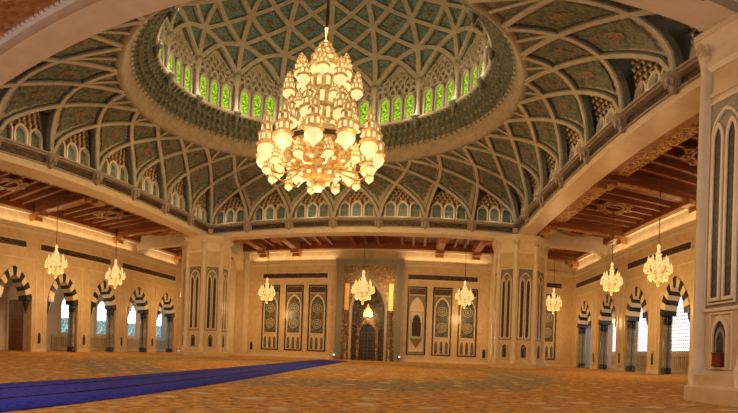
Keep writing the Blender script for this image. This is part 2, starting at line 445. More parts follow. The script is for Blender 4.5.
# cream haunched beams from piers to walls
def haunch_beam(n, label, loc, rz, ln, dr=1.5):
    z0 = 13.0; pts = [(0, 11.4), (0, 15.0), (ln, 15.0), (ln, 11.4)]
    K = 10
    low = []
    for k in range(K+1):
        t = k/K; x = ln*(1-t); e = min(t, 1-t)*ln
        low.append((x, 13.2 - dr*max(0, 1-e/1.9)**2))
    b = MB().plate([(0, 15.0), (ln, 15.0)] + low, -.5, .5)
    tag(b.build('trim_%d' % n, M['marble_light'], None, loc, rz), label, 'beam', kind='structure')
ln = HW - PC - 2.3
haunch_beam(1, 'cream haunched beam from the far left pier to the left wall', (-HW, PC, 0), 0, ln, .35)
haunch_beam(2, 'cream haunched beam from the far left pier to the far wall', (-PC, HW, 0), -PI/2, ln)
haunch_beam(3, 'cream haunched beam from the far right pier to the far wall', (PC, HW, 0), -PI/2, ln)
haunch_beam(4, 'cream haunched beam from the far right pier to the right wall', (PC+2.3, PC, 0), 0, ln, .35)
haunch_beam(5, 'cream haunched beam from the near right pier to the right wall', (PC+2.3, -PC, 0), 0, ln, .35)

# ================================================================== VAULT between square and ring
NB = 28
def base_pt(s):
    s = round(s, 6) % NB; k = int(s//7) % 4; u = (s - 7*k)/7*2-1
    return [(u*HS, HS), (HS, -u*HS), (-u*HS, -HS), (-HS, u*HS)][k]
def Fv(s, w):
    w = max(0.0, min(1.5, w)); ph = PI/2*(w/1.5)**.54
    bx, by = base_pt(s); a = math.radians(135) - 2*PI*(s % NB)/NB
    rx, ry = RR*cos(a), RR*sin(a); k = 1-cos(ph)
    return Vector((bx+(rx-bx)*k, by+(ry-by)*k, ZC+(ZR-ZC)*sin(ph)))
def normal_in(F, s, w, e=.02, ctr=Vector((0,0,12))):
    a = F(s+e, w)-F(s-e, w); b = F(s, w+e)-F(s, w-e)
    n = a.cross(b)
    if n.length < 1e-9: return (ctr-F(s, w)).normalized()
    n.normalize()
    if n.dot(ctr-F(s, w)) < 0: n = -n
    return n
def Nv(s, w): return normal_in(Fv, s, min(max(w, .03), 1.47))

vault = thing('vault', 'curved green and cream ribbed vault between the square beams and the ring', 'vault', kind='structure')
sh = MB()          # shell: starts above the arches, ends at the ring
NS = 12; NR = 14
gv = []; gf = []
for i in range(NB*NS+1):
    s = i/NS; f = s % 1; w0 = min(f, 1-f)
    for j in range(NR+1):
        w = w0+(1.5-w0)*j/NR
        p = Fv(s, w) - Nv(s, w)*.1
        gv.append(p)
for i in range(NB*NS):
    for j in range(NR):
        a = i*(NR+1)+j; gf.append((a, a+NR+1, a+NR+2, a+1))
sh.add(gv, gf, 0, True)
sh.build('shell', M['stone'], vault)

lid = MB(); zl = 18.95; wl_ = 1.5*(math.asin((zl-ZC)/(ZR-ZC))/(PI/2))**1.85
lv = []; n = NB*4
for i in range(n):
    s = i/4; b_ = base_pt(s); k_ = (HS+.75)/HS; q_ = Fv(s, wl_)
    lv += [(b_[0]*k_, b_[1]*k_, ZC-.1), (b_[0]*k_, b_[1]*k_, zl), (q_.x, q_.y, zl)]
lid.add(lv, [(3*i+j, 3*((i+1) % n)+j, 3*((i+1) % n)+j+1, 3*i+j+1) for i in range(n) for j in (0, 1)])
lid.build('alcove_backing', M['stone'], vault)
def rib(mbs, F, N, s0, s1, w0, w1, n, wid, hi, edge):
    path = []; nor = []
    for k in range(n+1):
        t = k/n; s = s0+(s1-s0)*t; w = w0+(w1-w0)*t
        path.append(F(s, w)); nor.append(N(s, w))
    mbs.sweep(path, nor, [(-wid*edge, -.25), (-wid*edge, hi*.45), (wid*edge, hi*.45), (wid*edge, -.25)], 1)
    mbs.sweep(path, nor, [(-wid/2, -.2), (-wid/2, hi), (wid/2, hi), (wid/2, -.2)], 0)
for i in range(NB):
    for sg in (1, -1):
        r = MB(); rib(r, Fv, Nv, i, i+sg*1.46, .0, 1.46, 18, .28, .26, .78)
        r.build('rib', [M['stone'], M['rib_edge']], vault)
    r = MB(); rib(r, Fv, Nv, i, i, .98, 1.46, 6, .2, .16, .75)
    r.build('short_rib', [M['stone'], M['rib_edge']], vault)

def cell(mb, F, N, poly, lift=.06, inset=.77, teeth=9, ros=.3, nsub=4):
    """a mosaic field inside a cell whose corners are (s, w); serrated edge and a rosette"""
    n = len(poly); cs = sum(p[0] for p in poly)/n; cw = sum(p[1] for p in poly)/n
    ring = []
    for i in range(n):
        a, b = poly[i], poly[(i+1) % n]
        for k in range(teeth):
            t = k/teeth
            q = inset if k % 2 == 0 else inset-.08
            if k == 0: q = inset+.02
            s = a[0]+(b[0]-a[0])*t; w = a[1]+(b[1]-a[1])*t
            ring.append((cs+(s-cs)*q, cw+(w-cw)*q))
    m = len(ring); vs = []; fs = []
    for j in range(nsub):
        q = 1-j/nsub
        for s, w in ring:
            S = cs+(s-cs)*q; W = cw+(w-cw)*q
            vs.append(F(S, W)+N(S, W)*lift)
    vs.append(F(cs, cw)+N(cs, cw)*lift)
    for j in range(nsub-1):
        for i in range(m):
            k = (i+1) % m
            fs.append((j*m+i, j*m+k, (j+1)*m+k, (j+1)*m+i))
    for i in range(m): fs.append(((nsub-1)*m+i, (nsub-1)*m+(i+1) % m, nsub*m))
    mb.add(vs, fs, 0, True)
    if ros:
        rs = []
        for k in range(16):
            a = 2*PI*k/16; q = ros*(1 if k % 2 else .72)
            # corners' own extents give the rosette the cell's proportions
            es = max(abs(p[0]-cs) for p in poly)*q; ew = max(abs(p[1]-cw) for p in poly)*q
            S = cs+es*cos(a); W = cw+ew*sin(a)
            rs.append(F(S, W)+N(S, W)*(lift+.05))
        rs.append(F(cs, cw)+N(cs, cw)*(lift+.1))
        mb.add(rs, [(k, (k+1) % 16, 16) for k in range(16)], 1)
    return mb
for i in range(NB):
    c = cell(MB(), Fv, Nv, [(i, .03), (i+.5, .5), (i, 1.0), (i-.5, .5)], ros=.22)
    c.build('mosaic_panel', [M['mosaic'], M['rosette']], vault)
    c = cell(MB(), Fv, Nv, [(i+.5, .5), (i+1, 1.0), (i+.5, 1.47), (i, 1.0)], ros=.2)
    c.build('mosaic_panel', [M['mosaic'], M['rosette']], vault)
    for sg in (1, -1):
        c = cell(MB(), Fv, Nv, [(i, 1.05), (i+sg*.5, 1.46), (i, 1.46)], ros=0, inset=.66)
        c.build('mosaic_panel', [M['mosaic'], M['rosette']], vault)

# alcoves of three niches under a honeycomb, one under each arch of the vault
BWID = 2*HS/7
def wz(z):                              # half width of the arch at a height
    sn = min(1, max(0, (z-ZC)/(ZR-ZC))); ph = math.asin(sn)
    return (.5 - 1.5*(ph/(PI/2))**1.85)*BWID
ZAP = Fv(.5, .5).z
a_back = MB().box(-BWID/2, BWID/2, .62, .72, ZC-.1, ZAP+.5)
a_back.box(-BWID/2, BWID/2, -.1, .62, ZC-.12, ZC+.02)
AM = a_back.mesh('muqarnas_alcove', M['stone'])
nm_ = MB(); nm_.frame(door_shape(1.16, ZC+.02, ZC+1.4, ZC+2.1, 6), door_shape(.88, ZC+.12, ZC+1.35, ZC+1.88, 6), .2, .62, 0)
nm_.plate(door_shape(.88, ZC+.12, ZC+1.35, ZC+1.88, 6), .5, .6, 1)
NM = nm_.mesh('niche', [M['marble_light'], M['teal_tile']])
hc = MB()
rows = [(ZC+1.85, 7, .36), (ZC+2.15, 7, .2), (ZC+2.43, 6, .0), (ZC+2.7, 5, -.24), (ZC+2.97, 4, -.48), (ZC+3.2, 2, -.72)]
for q, (z, n, y) in enumerate(rows):
    hw = max(.4, wz(z)+.2)
    for k in range(n):
        x = -hw + (k+.5)*2*hw/n; w = 2*hw/n
        hc.frame(door_shape(w*.98, z, z+.2, z+.46, 4, x=x), door_shape(w*.7, z, z+.16, z+.34, 4, x=x), y, y+.1, 0)
        hc.plate(door_shape(w*.7, z, z+.16, z+.34, 4, x=x), y+.08, y+.5, 1)
        hc.lathe([(.0,-.2),(.07,-.1),(w*.3,.06)], 6, (x-w/2, y+.02, z), 0)
HM = hc.mesh('honeycomb', [M['marble'], M['rosette']])
for sd, (nm, rz) in enumerate(SIDES):
    for k in range(7):
        c = (BRK[k]+BRK[k+1])/2
        p = rotz((c, HS, 0), rz)
        o = link('muqarnas_alcove', AM, vault, p, rz)
        for x in (-1.25, 0, 1.25): link('niche', NM, o, (x, 0, 0))
        link('honeycomb', HM, o)

# ================================================================== RING, DRUM AND DOME
dome = thing('dome', 'great teal and cream ribbed dome above the chandelier', 'dome', kind='structure')
ringm = MB().lathe([(12.75,19.55),(12.55,19.3),(12.3,19.25),(12.15,19.45),(12.05,19.8),(11.9,20.2),(11.75,20.5),(11.6,20.6),(11.8,20.9),(12.6,20.9)], 96, cap=False)
ringm.build('ring_moulding', M['ring'], dome)
mq = MB()                                # three rows of hanging honeycomb cells
for r_, z0, h, n in ((11.55, 20.55, .75, 128), (11.1, 21.1, .75, 128), (10.65, 21.7, .75, 128)):
    for k in range(n):
        a = 2*PI*(k+(.5 if z0 == 21.1 else 0))/n; w = 2*PI*r_/n*.46
        t = Vector((-sin(a), cos(a), 0)); ou = Vector((cos(a), sin(a), 0))
        P = lambda u, d, z: ou*(r_+d)+t*u+Vector((0,0,z0+z))
        vs = [P(0,.16,-.18), P(-w,.25,h*.35), P(w,.25,h*.35), P(0,-.26,h*.42), P(-w,.3,h), P(w,.3,h), P(-w*.9,-.34,h), P(w*.9,-.34,h)]
        mq.add(vs, [(0,1,3),(0,3,2),(1,4,6,3),(3,7,5,2),(3,6,7)], k % 2)
mq.lathe([(11.8,20.6),(11.35,21.25),(10.9,21.85),(10.6,22.45)], 96, (0,0,0), 1, cap=False)
mq.build('honeycomb_frieze', [M['mosaic'], M['rib_edge']], dome)
MB().lathe([(11.2,22.4),(10.25,22.36),(10.2,22.55),(10.3,22.65),(11.2,22.65)], 96, cap=False).build('ledge', M['stone'], dome)
RD = 10.65; ZS = 27.2; DH = 14.5
drum = MB(); n = 192
drum.lathe([(RD+.25,22.5),(RD+.25,ZS+.2)], n, (0,0,0), 0, cap=False)
drum.build('drum', M['stone'], dome)
ZA0 = 27.6
# springing of the dome ribs is at the top of the colonnettes
def Fd(s, w):
    ps = math.radians(max(-2, min(89, 15.5*w + (4.2*sin(w*PI) if 0 < w < 1 else 0)))); a = PI/2 - (s-.5)*2*PI/16
    r = RD*cos(ps); return Vector((r*cos(a), r*sin(a), ZS+DH*sin(ps)))
def Nd(s, w): return normal_in(Fd, s, min(max(w, 0), 5.0), ctr=Vector((0,0,26)))
sh = MB()
sh.lathe([(RD*cos(math.radians(q))+.15, ZS+DH*sin(math.radians(q))+.1*sin(math.radians(q))) for q in range(0, 91, 3)][:-1]+[(.0, ZS+DH+.1)], 128, cap=False)
sh.build('shell', M['stone'], dome)
for i in range(16):
    r = MB(); rib(r, Fd, Nd, i, i, 0, 4.9, 20, .42, .3, .75); r.build('meridian_rib', [M['stone'], M['rib_edge']], dome)
    for sg in (1, -1):
        r = MB(); rib(r, Fd, Nd, i, i+sg*4.9, 0, 4.9, 80, .42, .34, .75); r.build('diagonal_rib', [M['stone'], M['rib_edge']], dome)
    p = MB()
    for w in (1, 2, 3, 4):
        cell(p, Fd, Nd, [(i+.5, w-.5), (i+1, w), (i+.5, w+.5), (i, w)], ros=.22, inset=.76, teeth=9)
    for w in (1.5, 2.5, 3.5):
        for sg in (1, -1):
            cell(p, Fd, Nd, [(i, w-.5), (i+sg*.5, w), (i, w+.5)], ros=0, inset=.66)
    for sg in (1, -1):
        cell(p, Fd, Nd, [(i, .12), (i+sg*.5, .5), (i, 1.0)], ros=0, inset=.62)
    p.build('mosaic_field', [M['teal_mosaic'], M['rosette']], dome)
MB().lathe([(2.6, ZS+DH-.75),(2.2, ZS+DH-.9),(1.2, ZS+DH-.75),(.0, ZS+DH-.9)], 32).build('oculus_rosette', M['gold'], dome)
# hood arches full of small cells, colonnettes and stained windows
hood = MB(); 
for (z, n, d) in ((26.0, 6, .0), (26.65, 7, .05), (27.3, 6, .12), (27.95, 5, .22), (28.55, 4, .36), (29.1, 2, .5)):
    hw = 1.85 if z < 27.3 else 1.95*max(.12, 1-((z-27.3)/2.5)**1.25)
    for k in range(n):
        w = 2*hw/n; x = -hw+(k+.5)*w
        hood.frame(door_shape(w*.96, z-.1, z+.3, z+.72, 4, x=x), door_shape(w*.55, z-.1, z+.26, z+.5, 4, x=x), d-.05, d+.3, 0)
hood.v = [(x, y, z) for x, y, z in hood.v]
HOOD = hood.mesh('tracery', [M['stone']])
HOODB = None
wf = MB(); wf.frame(door_shape(.98, 22.7, 25.25, 26.0, 6), door_shape(.68, 23.0, 25.15, 25.7, 6), -.05, .3); WF = wf.mesh('window_frame', M['stone'])
wp = MB().plate(door_shape(.68, 23.0, 25.15, 25.7, 6), .12, .16); WP = wp.mesh('stained_pane', M['green_glass'])
col = MB().lathe([(.34,22.6),(.34,23.0),(.2,23.15),(.17,23.5),(.16,25.9),(.24,26.05),(.2,26.2),(.3,26.7),(.36,27.4)], 10)
COL = col.mesh('colonnette', M['stone'])
brk = MB().lathe([(.03,21.3),(.12,21.6),(.18,22.0),(.34,22.4),(.4,22.65)], 8); BRD = brk.mesh('drum_bracket', M['rib_edge'])
k = 0
for i in range(16):
    a = PI/2 - i*2*PI/16
    p = Vector((cos(a), sin(a), 0)); rz = a-PI/2
    link('tracery', HOOD, dome, p*(RD-.28), rz)
    a2 = PI/2 - (i+.5)*2*PI/16; q = Vector((cos(a2), sin(a2), 0))
    link('colonnette', COL, dome, q*(RD-.12), a2-PI/2); link('drum_bracket', BRD, dome, q*10.3, a2-PI/2)
    if sin(a) < -.75: continue             # windows the near beam hides
    for j in (-1, 0, 1):
        k += 1
        aw = a - j*math.radians(6.3); pw = Vector((cos(aw), sin(aw), 0))
        w = link('window_%d' % (100+k), WF, None, pw*RD, aw-PI/2)
        tag(w, 'small arched yellow green stained window in the drum of the dome', 'window', 'stained windows round the drum', 'structure')
        link('stained_pane', WP, w)
# ================================================================== PIERS
def octo(mb, r, z0, z1, r2=None, mi=0):
    """octagonal block; r is the distance to a flat side"""
    q = 1/cos(PI/8); r2 = r if r2 is None else r2
    vs = [(R_*q*cos(PI/8+k*PI/4), R_*q*sin(PI/8+k*PI/4), z) for R_, z in ((r, z0), (r2, z1)) for k in range(8)]
    fs = [tuple(range(8)), tuple(range(15, 7, -1))] + [(k, (k+1) % 8, 8+(k+1) % 8, 8+k) for k in range(8)]
    mb.add(vs, fs, mi)
RP = 2.42
b = MB(); octo(b, RP, .9, 11.6); octo(b, RP+.06, 10.25, 10.45); SHAFT = b.mesh('shaft', M['marble'])
b = MB(); octo(b, RP+.42, 0, .42); octo(b, RP+.42, .42, .5, RP+.3); octo(b, RP+.3, .5, .78); octo(b, RP+.3, .78, .92, RP+.05); PLINTH = b.mesh('plinth', M['marble'])
b = MB(); octo(b, RP+.05, 11.5, 11.7, RP+.15); octo(b, RP+.15, 11.7, 12.0); octo(b, RP+.05, 12.0, 12.6, RP+.1); octo(b, RP+.1, 12.6, 13.05, RP+.42); octo(b, RP+.46, 13.05, 13.38); CAPITAL = b.mesh('capital', M['marble_light'])
b = MB(); qv = RP/cos(PI/8)
b.lathe([(.3,.0),(.34,.9),(.3,1.0),(.25,1.2),(.22,1.35)], 12)
b.lathe([(.22,1.35),(.22,12.2),(.28,12.3),(.22,12.4)], 12)
b.lathe([(.22,12.4),(.26,12.7),(.38,13.0),(.48,13.2),(.48,13.38)], 12)
for k in range(8):
    a = 2*PI*k/8
    b.lathe([(.02,12.45),(.07,12.7),(.06,12.95),(.01,13.1)], 5, (.34*cos(a), .34*sin(a), 0))
CNT = b.mesh('corner_colonnette', M['marble_light'])
# inlaid face panel (local: x right, z up, front at -y)
b = MB(); b.plate(rect(-.72, .72, 2.75, 9.9), -.02, .02, 0)
b.frame(rect(-.80, .80, 2.65, 10.0), rect(-.72, .72, 2.75, 9.9), -.06, .02, 1)
for sx in (-.3, .3):
    b.frame(door_shape(.5, 2.95, 8.3, 9.0, 6, x=sx), door_shape(.32, 3.05, 8.25, 8.8, 6, x=sx), -.1, .0, 1)
b.frame(door_shape(1.22, 2.85, 8.6, 9.55, 8), door_shape(1.1, 2.9, 8.6, 9.4, 8), -.08, .0, 1)
PANEL = b.mesh('inlaid_panel', [M['inlay'], M['marble_light']])
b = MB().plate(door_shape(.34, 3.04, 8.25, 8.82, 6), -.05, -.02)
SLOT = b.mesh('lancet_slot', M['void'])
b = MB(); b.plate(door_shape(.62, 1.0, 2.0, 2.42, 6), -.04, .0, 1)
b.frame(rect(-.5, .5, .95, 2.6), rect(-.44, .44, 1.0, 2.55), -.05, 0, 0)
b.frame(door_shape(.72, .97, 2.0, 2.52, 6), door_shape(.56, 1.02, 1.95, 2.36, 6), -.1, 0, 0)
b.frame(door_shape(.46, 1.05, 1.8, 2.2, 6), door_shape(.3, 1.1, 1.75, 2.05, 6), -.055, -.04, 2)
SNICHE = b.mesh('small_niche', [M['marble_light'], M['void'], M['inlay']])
def pier(x, y, label):
    o = thing('octagonal_pier', label, 'pier', (x, y, 0), 0, 'great piers under the dome')
    for nm, me in (('plinth', PLINTH), ('shaft', SHAFT), ('capital', CAPITAL)): link(nm, me, o)
    for k in range(8):
        a = PI/8+k*PI/4
        link('corner_colonnette', CNT, o, (qv*cos(a), qv*sin(a), 0))
        f = k*PI/4                        # outward direction of this face
        p = link('inlaid_panel', PANEL, o, (RP*cos(f), RP*sin(f), 0), f+PI/2)
        for sx in (-.3, .3): link('lancet_slot', SLOT, p, (sx, 0, 0))
        link('small_niche', SNICHE, o, (RP*cos(f), RP*sin(f), 0), f+PI/2)
    return o
pier(-PC, PC, 'cream octagonal marble pier at the far left corner of the dome')
pier(PC, PC, 'cream octagonal marble pier at the far right corner of the dome')
pier(PC, -PC, 'huge cream marble pier close by at the right edge')
rb = MB().box(-.16, .16, -.2, -.1, 1.1, 1.42); rb.box(-.16, .16, -.2, -.19, 1.1, 1.42)
rb = MB(); rb.box(-.2, .2, -.2, -.06, 1.05, 1.1); rb.box(-.18, .18, -.19, -.06, 1.1, 1.4); rb.box(-.2, .2, -.2, -.06, 1.4, 1.44)
tag(rb.build('box', M['red'], None, (PC-RP, -PC, 0), -PI/2), 'small dark red box standing in the niche of the near right pier', 'box')

# ================================================================== ARCADES: striped arches on dark columns
def voussoirs(w, zs, za, th, y0, y1, n=13):
    b = MB(); a = arch(w-2*th, zs, za-th*1.15, n); o = arch(w-.06, zs, za-.04, n)
    for i in range(len(a)-1):
        b.plate([a[i], a[i+1], o[i+1], o[i]], y0, y1, (i//2) % 2)
    return b
VA = voussoirs(AW, AZS, AZA, .78, -.08, 1.2).mesh('striped_ring', [M['black'], M['marble_light']])
b = MB(); b.lathe([(.03,3.8),(.07,4.0),(.12,4.1),(.16,4.3),(.26,4.6),(.36,4.9),(.36,5.08)], 10); CORB = b.mesh('corbel', M['black'])
b = MB()
b.lathe([(.24,4.35),(.2,4.4),(.22,4.5),(.25,4.85),(.25,5.09)], 10); CCAP = b.mesh('capital', M['black'])
b = MB(); b.lathe([(.26,0),(.26,.3),(.24,.34),(.25,.45),(.21,.58)], 12); CBASE = b.mesh('base', M['black'])
b = MB(); b.lathe([(.2,.4),(.21,1.5),(.19,4.4)], 14); CSH = b.mesh('shaft', mat('grey_green_marble', [(.3,(.16,.16,.14)),(.55,(.26,.25,.215)),(.7,(.38,.36,.31))], 2.2, .18, detail=8, distortion=1.5))
def arch_set(loc, rz, where, cols=True):
    o = tag(link('striped_arch', VA, None, loc, rz), 'black and white striped pointed arch, '+where, 'arch', 'striped arches of the side aisles')
    fs = 1 if rz > 0 else -1              # side of the arch away from the viewer
    CX = AW/2-.40
    for sx in ((-fs,) if cols else (-1, 1)):
        link('corbel', CORB, o, (sx*CX, .45, 0))
    if cols:
        for dy, w in ((.28, 'front'), (.78, 'rear')):
            p = rotz((fs*CX, dy, 0), rz)
            c = thing('marble_column', 'dark grey marble column, %s one of the pair under the %s' % (w, where), 'column', (loc[0]+p[0], loc[1]+p[1], 0), rz, 'dark columns of the side aisles')
            link('base', CBASE, c); link('shaft', CSH, c); link('capital', CCAP, c)
for k, y in enumerate(ARCH_L[1:]):
    arch_set((-HW, y, 0), PI/2, 'left wall arch, '+('before the brown door' if k == 0 else '%s after the brown door' % ORD[k-1]), k > 0)
for k, y in enumerate(ARCH_R[2:]):
    arch_set((HW, y, 0), -PI/2, '%s right wall arch from the near pier' % ORD[k])

HWP = HW-.012
def tiny_niche(loc, rz, label):
    b = MB(); b.frame(door_shape(.62, .7, 1.6, 2.15, 6), door_shape(.42, .8, 1.55, 1.98, 6), -.07, 0, 0)
    o = tag(b.build('wall_niche', M['marble_light'], None, loc, rz), label, 'niche', 'small dark niches')
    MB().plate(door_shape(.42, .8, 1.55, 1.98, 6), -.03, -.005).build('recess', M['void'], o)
for k, y in enumerate([1.0, 7.4, 13.9, 20.4]):
    tiny_niche((-HWP, y, 0), PI/2, 'small dark pointed niche after the %s arch of the left wall' % ORD[k])
for k, y in enumerate([6.35, 12.8, 19.3]):
    tiny_niche((HWP, y, 0), -PI/2, 'small dark pointed niche after the %s arch of the right wall' % ORD[k])
tiny_niche((-15.0, HWP, 0), 0, 'small dark niche on the far wall beside the far left pier')
tiny_niche((15.0, HWP, 0), 0, 'small dark niche on the far wall beside the far right pier')

# ================================================================== INSCRIPTION BANDS
def band(loc, rz, x0, x1, label, z=10.35, h=.62):
    b = MB(); b.plate(rect(x0, x1, z, z+h), -.06, 0)
    o = tag(b.build('inscription_band', M['script'], None, loc, rz), label, 'inscription', 'dark inscription bands')
    MB().frame(rect(x0-.12, x1+.12, z-.12, z+h+.12), rect(x0, x1, z, z+h), -.1, 0).build('border', M['marble_light'], o)
band((-HWP,0,0), PI/2, -11.3, -.9, 'long dark inscription band high on the left wall, nearest stretch')
band((-HWP,0,0), PI/2, .9, 11.5, 'long dark inscription band high on the left wall, middle stretch')
band((-HWP,0,0), PI/2, 13.6, 25.6, 'long dark inscription band high on the left wall, stretch ending in the corner')
band((HWP,0,0), -PI/2, -25.6, -13.6, 'long dark inscription band high on the right wall, stretch ending in the corner')
band((HWP,0,0), -PI/2, -11.5, -.9, 'long dark inscription band high on the right wall, stretch before the near pier')
band((0,HWP,0), 0, -13.6, -4.9, 'long dark inscription band on the far wall left of the prayer niche')
band((0,HWP,0), 0, 5.2, 13.9, 'long dark inscription band on the far wall right of the prayer niche')
band((0,HWP,0), 0, -21.5, -18.6, 'short dark inscription band on the far wall left of the far left pier')
band((0,HWP,0), 0, 18.6, 25.0, 'short dark inscription band on the far wall right of the far right pier')

# ================================================================== INLAID WALL PANELS
def panel_parts(o, niche=False):
    MB().frame(rect(-1.2, 1.2, .9, 9.45), rect(-1.03, 1.03, 1.02, 9.28), -.05, 0).build('outer_border', M['black'], o)
    h = MB().plate(rect(-.98, .98, 8.45, 9.2), -.05, -.01); h.build('header', M['script'], o)
    if not niche:
        MB().plate(rect(-.98, .98, 3.1, 8.3), -.03, -.01).build('spandrel', M['inlay'], o)
        MB().frame(door_shape(1.96, 3.1, 6.6, 8.25), door_shape(1.66, 3.2, 6.6, 8.0), -.09, 0).build('arch_band', M['marble_light'], o)
        f = MB().plate(door_shape(1.66, 3.2, 6.6, 8.0), -.06, -.02).build('mosaic_field', M['panel_tile'], o)
        for z in (4.4, 6.4):
            r = MB()
            for rad, w in ((.62, .1), (.38, .09)):
                n = 16
                r.frame([(rad*cos(2*PI*k/n), z+rad*sin(2*PI*k/n)) for k in range(n)], [((rad-w)*cos(2*PI*k/n), z+(rad-w)*sin(2*PI*k/n)) for k in range(n)], -.08, -.06)
            r.plate([(.22*(1 if k % 2 else .5)*cos(PI*k/8), z+.22*(1 if k % 2 else .5)*sin(PI*k/8)) for k in range(16)], -.08, -.06)
            r.build('medallion', M['stone'], f)
        for x in (-.66, 0, .66):
            s = MB().frame(door_shape(.56, 1.1, 2.3, 2.95, 6, x=x), door_shape(.38, 1.15, 2.25, 2.75, 6, x=x), -.08, 0, 0)
            s.plate(door_shape(.38, 1.15, 2.25, 2.75, 6, x=x), -.03, -.01, 1); s.build('base_niche', [M['marble_light'], M['panel_tile']], o)
    else:
        MB().plate(rect(-.98, .98, 1.1, 8.3), -.03, -.01).build('spandrel', M['inlay'], o)
        MB().plate(door_shape(1.8, 1.3, 6.4, 8.1), -.1, -.02).build('arch_field', M['marble_light'], o)
        q = MB(); n = 9
        outl = [(-.55, 3.2)] 
        for k in range(n+1):
            a = PI - PI*k/n
            outl.append((.58*cos(a), 4.9+1.1*sin(a)))
            if k < n:
                a -= PI/n/2; outl.append((.46*cos(a), 4.9+.86*sin(a)))
        outl.append((.55, 3.2))
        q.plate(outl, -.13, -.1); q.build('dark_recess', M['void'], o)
        MB().frame(rect(-.8, .8, 3.0, 6.3), rect(-.66, .66, 3.12, 6.18), -.14, -.1).build('recess_border', M['stone'], o)
        MB().lathe([(.0, 1.75), (.12, 1.9), (.3, 2.2), (.55, 2.6), (.72, 2.75), (.75, 3.0), (.6, 3.0)], 14, (0, -.45, 0), ry=.55).build('basin', M['inlay'], o)
P_T = [(-12.4, 'left of the prayer niche, outermost of three'), (-9.2, 'left of the prayer niche, middle one of three'), (-6.1, 'left of the prayer niche, next to its frame'),
       (9.6, 'right of the prayer niche, middle one of three'), (12.8, 'right of the prayer niche, outermost of three'),
       (-20.0, 'left of the far left pier'), (19.9, 'just right of the far right pier'), (23.2, 'in the far right corner')]
for x, w in P_T:
    o = thing('inlaid_wall_panel', 'tall teal inlaid arched panel on the far wall, '+w, 'wall panel', (x, HWP, 0), 0, 'inlaid panels of the far wall')
    panel_parts(o)
o = thing('fountain_niche', 'tall cream arched panel with dark scalloped niche and basin, right of the prayer niche', 'wall niche', (6.45, HWP, 0))
panel_parts(o, True)

# ================================================================== PRAYER NICHE
o = thing('mihrab', 'tall grey bordered prayer niche with gold mosaic in the far wall', 'prayer niche', (.45, HWP, 0))
MB().frame(rect(-4.1, 4.1, 0, 12.7), rect(-3.3, 3.3, -.0, 11.9), -.5, 0).build('grey_border', M['inlay'], o)
MB().frame(rect(-4.25, 4.25, 0, 12.85), rect(-4.1, 4.1, 0, 12.7), -.6, 0).build('outer_moulding', M['ledge'], o)
gm = mat('gold_mosaic', [(.38,(.06,.04,.02)),(.48,(.30,.18,.06)),(.55,(.10,.09,.05)),(.64,(.62,.40,.13))], 3.5, .22, detail=8, metal=.35, distortion=1.0)
dm = mat('dark_gold_mosaic', [(.40,(.012,.010,.007)),(.52,(.05,.035,.017)),(.62,(.14,.09,.035))], 4.5, .3, detail=8, metal=.2)
a = arch(4.6, 6.2, 10.2, 10)
MB().plate([(-2.3, 0), (-3.3, 0), (-3.3, 11.9), (3.3, 11.9), (3.3, 0), (2.3, 0)] + a[::-1], -.35, -.05).build('spandrel_field', gm, o)
MB().frame(door_shape(4.7, 0, 6.2, 10.3), door_shape(4.1, 0, 6.2, 9.75), -.48, -.05).build('arch_band', M['stone'], o)
MB().plate(door_shape(4.7, 0, 6.2, 10.3), -.06, -.01).build('recess', dm, o)
for sx in (-1, 1):
    MB().lathe([(.3,0),(.3,.3),(.2,.5),(.19,5.4),(.26,5.5),(.36,6.0),(.36,6.2)], 12, (sx*2.75, -.55, 0)).build('colonnette', gm, o)
    MB().plate(rect(sx*2.75-.26, sx*2.75+.26, 6.2, 9.6), -.42, -.34).build('reflection_strip', M['gold'], o)  # gold plates standing in for bright reflections beside the arch
hm = MB()
for q, (z, n, y) in enumerate([(5.2, 7, -.1), (5.9, 6, -.16), (6.6, 6, -.22), (7.3, 5, -.27), (8.0, 4, -.32), (8.6, 3, -.36), (9.15, 1, -.4)]):
    hw = 1.9*(1 - max(0, (z-5.6)/4.2)**1.6)
    for k in range(n):
        w = 2*hw/n; x = -hw+(k+.5)*w
        hm.frame(door_shape(w*.96, z, z+.4, z+.72, 4, x=x), door_shape(w*.6, z, z+.35, z+.55, 4, x=x), y, -.05, 0)
hm.build('honeycomb', dm, o)
MB().frame(door_shape(2.7, 0, 3.6, 5.2), door_shape(2.0, 0, 3.5, 4.6), -.45, -.05).build('inner_arch', gm, o)
MB().plate(door_shape(2.0, 0, 3.5, 4.6), -.1, -.06).build('inner_recess', M['black'], o)
g = MB()
for k in range(5):
    x = -.8+k*.4; g.box(x-.03, x+.03, -.16, -.1, 0, 3.6)
for k in range(9): g.box(-1, 1, -.16, -.1, .1+k*.42, .16+k*.42)
g.build('lattice', M['chain'], o)
MB().plate([(-.6, 5.5), (-.3, 5.35), (0, 5.5), (.3, 5.35), (.6, 5.5), (.5, 6.1), (.2, 6.5), (0, 7.1), (-.2, 6.5), (-.5, 6.1)], -.5, -.45).build('highlight_plate', M['gold'], o)  # gold shape standing in for a triangular highlight in the niche
for x, w in ((-4.05, 'left'), (4.05, 'right')):
    l = MB().lathe([(.1,0),(.1,.03),(.03,.05),(.03,.4),(.06,.43),(.08,.5),(.05,.55)], 10)
    s = tag(l.build('floor_spotlight', M['chain'], None, (x+.45, HW-1.0, 0)), 'tiny bright floor light at the %s foot of the prayer niche' % w, 'lamp')
    MB().lathe([(.0,.5),(.08,.53),(.08,.62),(0,.66)], 10).build('bulb', lamp_mat('white_bulb_'+w, (.95,.97,1), 4), s)

